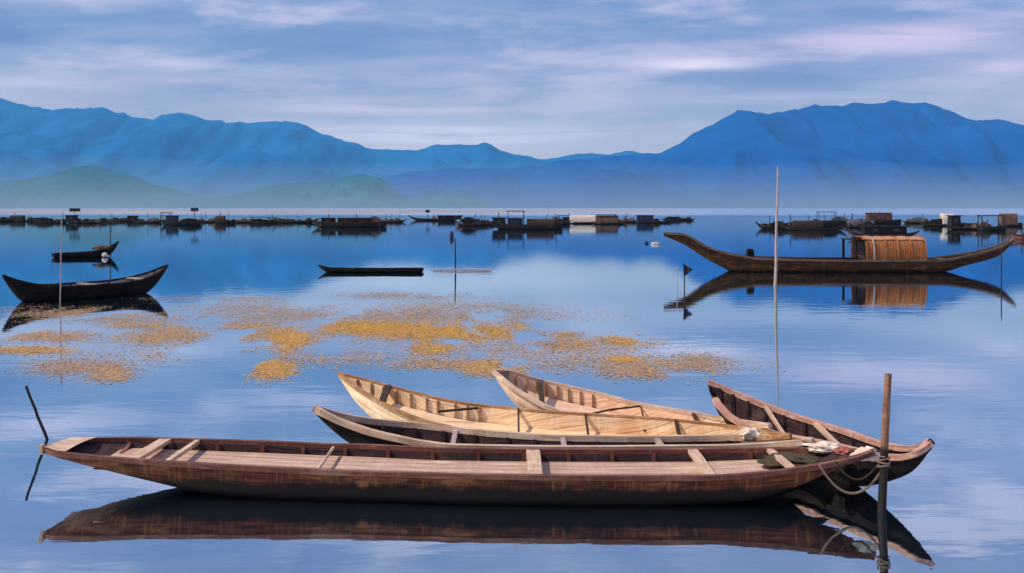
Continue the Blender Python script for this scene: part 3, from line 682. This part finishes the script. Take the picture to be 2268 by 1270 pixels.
def far_boat(px0, px1, yw, kind, label, mats=('far_hull',), tops=(), flip=False, name='fishing_boat', skew=0, zs=1.0):
    """tops: list of (part name, shape, t0, t1, height above water m, material)"""
    Yb = H * F / (yw - HZ); x0, x1 = (px0 - CX) * Yb / F, (px1 - CX) * Yb / F; L = (x1 - x0) * (1.0 if kind == 'broad' else 1.16)
    sc_ = L / 10.0
    o = empty(name, ((x0 + x1) / 2, Yb, 0), label, 'boat', 'fishing boats moored far out', R(skew))
    bz = min(1.15, max(.55, sc_)) * zs; by = min(1.1, max(.6, sc_))
    src = meshes['hull', kind]; mb = MB(); mb.f = src.f; mb.uv = src.uv
    mb.v = [((-1 if flip else 1) * p[0] * sc_, p[1] * by, p[2] * bz) for p in src.v]
    mb.build('hull', M[mats[0]], o, True)
    mb = MB()
    nr_, fr_, tt_ = rims_line((-5, 0), (5, 0), 2.2, {'slim': [(0, 1.0), (.08, .62), (.2, .38), (.5, .28), (.8, .38), (.93, .62), (1, .9)], 'broad': [(0, 1.25), (.1, .95), (.3, .75), (.6, .70), (.9, .85), (1, .95)], 'low': [(0, .55), (.1, .38), (.5, .30), (.9, .36), (1, .5)]}[kind], 24)
    for q in (nr_, fr_):
        q = q.copy(); q[:, 0] *= (-sc_ if flip else sc_); q[:, 1] *= by; q[:, 2] = q[:, 2] * bz + .02; mb.sweep(q, .09, .08)
    mb.build('gunwale', M['far_brown' if mats[0] == 'far_hull' else 'far_hull'], o)
    for (pn, shp, t0, t1, hgt, mt) in tops:
        hgt *= .72
        a, b = -L / 2 + L * t0, -L / 2 + L * t1; mb = MB(); hw = .85 * by; zb = .25 * bz
        if shp == 'arch': canopy(mb, a, b, hw, zb, hgt)
        elif shp == 'box':
            mb.box(((a + b) / 2, 0, (zb + hgt) / 2), (b - a, 2 * hw * .85, hgt - zb)); mb.box(((a + b) / 2, 0, hgt + .03), (b - a + .3, 2 * hw + .1, .07))
        elif shp == 'roof':
            for xx in (a + .1, b - .1):
                for yq in (-hw * .8, hw * .8): mb.tube([(xx, yq, zb), (xx, yq, hgt)], .04, 6)
            mb.box(((a + b) / 2, 0, hgt + .03), (b - a, 2 * hw, .08))
        elif shp == 'pole': mb.tube([(a, 0, zb), (b, 0, hgt)], .05, 6)
        elif shp == 'sign': mb.tube([((a + b) / 2, 0, zb), ((a + b) / 2, 0, hgt)], .04, 6); mb.box(((a + b) / 2, 0, hgt), (b - a, .3, .45))
        elif shp == 'heap':
            for k in range(5):
                xx = a + (b - a) * (k + .5) / 5; hh_ = hgt * (.65 + .35 * math.sin((k + .5) / 5 * math.pi)); mb.box((xx, 0, (zb + hh_) / 2), ((b - a) / 5 * 1.1, hw * random.uniform(.8, 1.3), hh_ - zb), random.uniform(-.2, .2))
        ob = mb.build(pn, M[mt], o, shp == 'arch')
        if shp == 'box':
            n_ = max(1, int((b - a) / 1.1)) if mt != 'far_white' else 0
            for k in range(min(n_, 2)):
                wx = a + (b - a) * (k + .5) / min(n_, 2); w_ = MB(); w_.box((wx, -hw * .85 - .012, zb + (hgt - zb) * .62), (.36, .02, (hgt - zb) * .28)); w_.build('window', M['far_window'], ob)
    for k in range(random.choice((1, 2, 2, 3))):                 # gear standing and lying on deck
        xx = L * random.uniform(-.38, .38); mb = MB(); lean = random.uniform(-.35, .35); hh_ = random.uniform(.8, 1.7)
        mb.tube([(xx, .1, .1 * bz), (xx + lean, .1, hh_)], .035, 5)
        mb.build('pole', M['far_hull'], o)
    mb = MB(); nb_ = random.randint(5, 9)
    for k in range(nb_):
        xx = L * (-.36 + .72 * (k + random.uniform(.2, .8)) / nb_); sz = random.uniform(.25, .8)
        c0 = len(mb.v); mb.box((xx, random.uniform(-.3, .3) * by, .25 * bz + sz * .30), (sz * random.uniform(.8, 2), sz, sz * .6), random.uniform(-.6, .6))
        for q in range(c0 + 4, c0 + 8): v_ = mb.v[q]; mb.v[q] = (xx + (v_[0] - xx) * .6, v_[1] * .6, v_[2] + random.uniform(-.08, .12))
    mb.build('gear', M[random.choice(('far_hull', 'far_hull', 'far_brown', 'far_tan'))], o)
    return o
FB = far_boat
FB(-60, 34, 491, 'low', 'low dark boat cut by the left edge of the picture in the far row', tops=[('canopy', 'arch', .3, .7, 1.0, 'far_hull')])
FB(22, 98, 491, 'slim', 'slim dark boat with a rounded hump amidships, second from the left in the far row', tops=[('canopy', 'arch', .1, .42, 1.35, 'far_hull')])
FB(78, 152, 494, 'slim', 'slim boat with tall left prow just left of the far square-cabined boat', tops=[('cargo', 'heap', .1, .45, 1.1, 'far_hull'), ('tarp', 'heap', .55, .85, .6, 'far_tan')])
FB(152, 228, 495, 'low', 'far boat with a square black cabin and a flat sign on a pole', tops=[('cabin', 'box', .03, .27, 1.5, 'far_hull'), ('sign_board', 'sign', .1, .35, 2.6, 'far_hull')])
FB(214, 262, 493, 'low', 'short orange-brown boat right of the far boat with a square black cabin', mats=('far_tan',))
FB(250, 306, 491, 'low', 'dark boat with a low cabin near its right end, left of the black heap-laden boat', tops=[('cabin', 'box', .6, .9, 1.2, 'far_hull')])
FB(296, 362, 494, 'slim', 'slim far boat carrying a grey heap, left of the boat with a tall bent frame', flip=True, tops=[('cargo', 'heap', .5, .85, 1.0, 'far_grey')])
FB(355, 446, 499, 'broad', 'dark blue-black boat with a tall bent frame and a small board on a mast', tops=[('frame', 'roof', .02, .27, 2.1, 'far_hull'), ('cabin', 'box', .16, .42, 1.6, 'far_blue'), ('mast_board', 'sign', .75, .92, 2.7, 'far_blue'), ('cargo', 'heap', .5, .95, 1.2, 'far_hull')])
FB(440, 482, 493, 'low', 'short low dark boat right of the boat with the tall bent frame')
FB(474, 522, 496, 'broad', 'short boat with a reddish round cabin in the far row', tops=[('cabin', 'arch', .1, .5, 1.5, 'far_brown'), ('pole', 'pole', .25, .3, 2.2, 'far_hull')])
FB(518, 562, 494, 'slim', 'small slim dark boat between the red round-cabin boat and a long low boat')
FB(556, 612, 495, 'low', 'low far boat under a flat brown roof, left of a long slim boat', tops=[('roof', 'roof', .1, .9, 1.1, 'far_brown')])
FB(600, 700, 494, 'slim', 'long slim boat with raised right prow just left of the biggest brown-black boat', tops=[('tarp', 'heap', .1, .4, .9, 'far_tan')])
FB(690, 856, 503, 'broad', 'big brown-black boat with a long row of low cabins left of centre', zs=.75,
   tops=[('cabin', 'box', .14, .31, 1.35, 'far_hull'), ('cabin', 'box', .36, .78, 1.35, 'far_brown'), ('mast', 'pole', .22, .23, 2.0, 'far_hull'), ('cargo', 'heap', .76, .92, 1.7, 'far_tan'), ('mast', 'pole', .62, .6, 2.0, 'far_hull')])
FB(838, 896, 493, 'slim', 'slim boat whose prow pokes out right of the big brown-black boat')
FB(912, 1016, 489, 'slim', 'slim boat with a thin raised left prow and flat black cabin on its right half', tops=[('cabin', 'box', .55, .98, 1.15, 'far_hull'), ('figurehead', 'sign', .32, .40, 2.2, 'far_hull')])
FB(1012, 1062, 501, 'slim', 'dark boat with slanting clutter left of the large two-storey boat', zs=.9, tops=[('cargo', 'heap', .2, .8, 1.5, 'far_hull'), ('tarp', 'heap', .02, .3, .8, 'far_grey')])
FB(1040, 1098, 499, 'low', 'low blue-black boat touching the left side of the large two-storey boat', tops=[('cargo', 'heap', .05, .5, 1.1, 'far_blue')])
FB(1088, 1246, 508, 'broad', 'large black two-storey boat with a raised flat roof at the middle of the far row', mats=('far_hull',), zs=.8,
   tops=[('cabin', 'box', .02, .20, 1.55, 'far_hull'), ('cabin', 'box', .24, .44, 1.5, 'far_blue'), ('upper_roof', 'roof', .22, .47, 2.5, 'far_hull'), ('canopy', 'arch', .5, .88, 1.45, 'far_brown'), ('mast', 'pole', .13, .1, 2.3, 'far_hull'), ('mast', 'pole', .9, .92, 1.9, 'far_hull')])
FB(1200, 1262, 497, 'slim', 'slim boat with a small cream bundle behind the right end of the two-storey boat', tops=[('bundle', 'heap', .35, .6, 1.3, 'far_tan')])
FB(1236, 1276, 495, 'low', 'short boat with a square black canopy left of the bright cream canopy', tops=[('canopy', 'roof', .1, .9, 1.5, 'far_hull'), ('cargo', 'box', .3, .8, 1.1, 'far_hull')])
FB(1260, 1322, 496, 'low', 'far boat with a bright cream canopy, palest thing in the far row', tops=[('canopy', 'arch', .10, .90, 1.6, 'far_white')])
FB(1318, 1382, 497, 'low', 'far boat with a dull brown arched canopy right of the bright cream one', tops=[('canopy', 'arch', .1, .75, 1.6, 'far_tan'), ('roof', 'roof', .1, .7, 1.7, 'far_hull')])
FB(1372, 1412, 493, 'slim', 'tiny dark boat with a short mast right of the brown arched canopy', tops=[('mast', 'pole', .4, .4, 1.9, 'far_hull')])
FB(1412, 1480, 495, 'low', 'black boat with a square blue-black cabin on its left half', tops=[('cabin', 'box', .05, .5, 1.5, 'far_blue')])
FB(1470, 1534, 489, 'low', 'last slim dark boat at the right end of the left row, before the open gap', tops=[('cargo', 'heap', .1, .5, .9, 'far_hull')])
# right-hand group
FB(1680, 1762, 507, 'slim', 'dark boat with a tall left prow, first boat right of the open gap', zs=1.3, tops=[('cargo', 'heap', .35, .7, 1.1, 'far_hull')])
FB(1738, 1866, 510, 'slim', 'brown boat with a low green-brown canopy behind the left half of the big sampan', mats=('far_brown',), tops=[('canopy', 'arch', .2, .62, 1.3, 'far_brown'), ('cargo', 'heap', .62, .85, 1.1, 'far_hull'), ('mast', 'pole', .17, .15, 2.1, 'far_hull')])
FB(1802, 1884, 497, 'broad', 'far boat with a dark slanting roof beyond the brown canopied boat', tops=[('roof', 'roof', .1, .6, 2.2, 'far_blue'), ('cargo', 'heap', .5, .9, 1.4, 'far_grey')])
FB(1876, 1936, 505, 'low', 'grey boat with piled gear left of the black-cabined boat above the orange cabin', tops=[('cargo', 'heap', .1, .9, 1.4, 'far_grey')])
FB(1900, 1996, 496, 'broad', 'far boat with a dull red cabin beyond the sampan cabin', tops=[('cabin', 'box', .2, .75, 2.0, 'far_red')])
FB(1890, 2024, 525, 'slim', 'dark boat with a long black cabin directly above the sampan cabin in view', zs=.8, tops=[('cabin', 'box', .2, .80, 1.05, 'far_hull')])
FB(2004, 2062, 495, 'low', 'small grey far boat between the dull red cabin and the two white roofs', tops=[('cargo', 'heap', .2, .8, 1.2, 'far_grey')])
FB(2046, 2124, 501, 'low', 'dark boat with two small white roofs in the right-hand group', tops=[('roof_box', 'arch', .50, .60, 2.1, 'far_white'), ('roof_box', 'arch', .68, .77, 2.0, 'far_white'), ('cargo', 'heap', .1, .95, 1.2, 'far_hull')])
FB(2100, 2186, 509, 'slim', 'low black boat running right from the boat with two white roofs', tops=[('cabin', 'box', .1, .3, 1.9, 'far_hull'), ('cargo', 'heap', .35, .9, .9, 'far_hull')])
FB(2162, 2228, 511, 'broad', 'boat with an open arched blue-black frame behind the right tip of the big sampan', zs=.8, tops=[('frame', 'roof', .1, .85, 1.95, 'far_blue'), ('cargo', 'heap', .1, .4, 1.2, 'far_tan')])
FB(2216, 2262, 502, 'low', 'boat with a yellowish thatched hump near the right edge', tops=[('thatch', 'arch', .05, .7, 2.1, 'far_tan')])
FB(2238, 2330, 531, 'broad', 'dull red boat cut by the right edge of the picture', mats=('far_red',), zs=.6, tops=[('cargo', 'heap', .2, .8, .9, 'far_grey')])

# ---------------------------------------------------------------- floating weed
patches = [  # centre px, py, half width, half height, leaves, gold share
    (810, 724, 85, 16, 2600, .95), (960, 736, 110, 24, 3600, .9), (1080, 728, 80, 22, 2800, .85), (640, 755, 45, 24, 1800, .9), (560, 735, 85, 20, 2200, .7),
    (600, 815, 55, 20, 1300, .8), (950, 772, 60, 12, 900, .8), (1080, 820, 70, 22, 1500, .7), (560, 690, 170, 22, 2600, .15), (360, 742, 100, 24, 1900, .35),
    (120, 745, 130, 13, 1500, .25), (60, 776, 90, 10, 900, .55), (180, 815, 110, 20, 1100, .05), (245, 828, 50, 16, 600, .3), (1000, 684, 190, 18, 2400, .2),
    (1390, 755, 60, 14, 700, .75), (1280, 762, 110, 14, 900, .4), (1385, 796, 35, 7, 260, .8), (1450, 820, 150, 20, 1300, .1), (1540, 800, 60, 14, 500, .05),
    (300, 720, 60, 10, 600, .4), (880, 655, 160, 9, 1500, .05), (170, 692, 150, 12, 1400, .25), (1250, 742, 70, 10, 400, .6), (960, 806, 120, 14, 600, .3), (820, 700, 300, 12, 1600, .1), (500, 662, 140, 6, 700, 0),
    (700, 790, 260, 22, 900, .5), (400, 790, 200, 20, 500, .1), (1150, 775, 260, 30, 1200, .45), (1050, 700, 260, 16, 1500, .2), (1330, 805, 260, 26, 1000, .25), (250, 705, 220, 12, 1100, .15), (700, 735, 200, 22, 1100, .6)]
PP, GS = [], []
for (cx, cy, wx, wy, n, gs) in patches:
    n = int(n * 7); k = 0
    while k < n:
        a, b_ = random.gauss(0, .58), random.gauss(0, .58); k += 1
        p = GP(cx + a * wx, max(cy + b_ * wy, 642))
        nz = mnoise.fractal((p[0] * .75, p[1] * .30, 3), 1, 2, 5) + .55 * mnoise.noise((p[0] * 2.6, p[1] * 1.1, 9))
        if nz < random.uniform(-.42, .30) + .12 * (a * a + b_ * b_ - .6) - (.13 if gs < .45 else .03): continue
        PP.append(p); GS.append(gs + .25 * mnoise.noise((p[0] * .8, p[1] * .5, 20)))
PP = np.array(PP); GS = np.array(GS); n = len(PP)
L = np.random.uniform(.006, .017, n) * np.random.choice([.9, 1, 1.4, 2.0], n); W = L * np.random.uniform(.35, .7, n); an = np.random.uniform(0, math.pi, n); ti = np.random.uniform(-.12, .15, n)
u = np.stack([np.cos(an) * L, np.sin(an) * L, 0 * L], 1)
v = np.stack([-np.sin(an) * np.cos(ti) * W, np.cos(an) * np.cos(ti) * W, np.sin(ti) * W], 1)
c = PP.copy(); c[:, 2] = np.random.uniform(.001, .007, n) + abs(v[:, 2])
V = np.stack([c + u, c + .2 * u + v, c - u, c - .1 * u - v], 1).reshape(-1, 3)
me = bpy.data.meshes.new('floating_weed'); me.vertices.add(4 * n); me.vertices.foreach_set('co', V.ravel())
me.loops.add(4 * n); me.loops.foreach_set('vertex_index', np.arange(4 * n)); me.polygons.add(n)
me.polygons.foreach_set('loop_start', np.arange(n) * 4); me.polygons.foreach_set('loop_total', np.full(n, 4))
rr = np.random.random(n); r2_ = np.random.random(n); mi = np.where(rr < GS, np.where(r2_ < .6, 0, 1), np.where(r2_ < .5, 2, 3)).astype(np.int32)
for nm, c1, c2 in (('weed_gold', (.46, .26, .03), (.70, .42, .06)), ('weed_orange', (.36, .17, .04), (.58, .29, .08)), ('weed_pink', (.32, .19, .14), (.56, .37, .29)), ('weed_grey', (.19, .16, .09), (.40, .32, .23))):
    me.materials.append(plain(nm, c1, c2, 30, .7))
me.polygons.foreach_set('material_index', mi); me.update()
wo = bpy.data.objects.new('floating_weed', me); C.objects.link(wo); tag(wo, 'golden and pinkish floating water weed in patches across the lagoon', 'water weed', None, 'stuff')
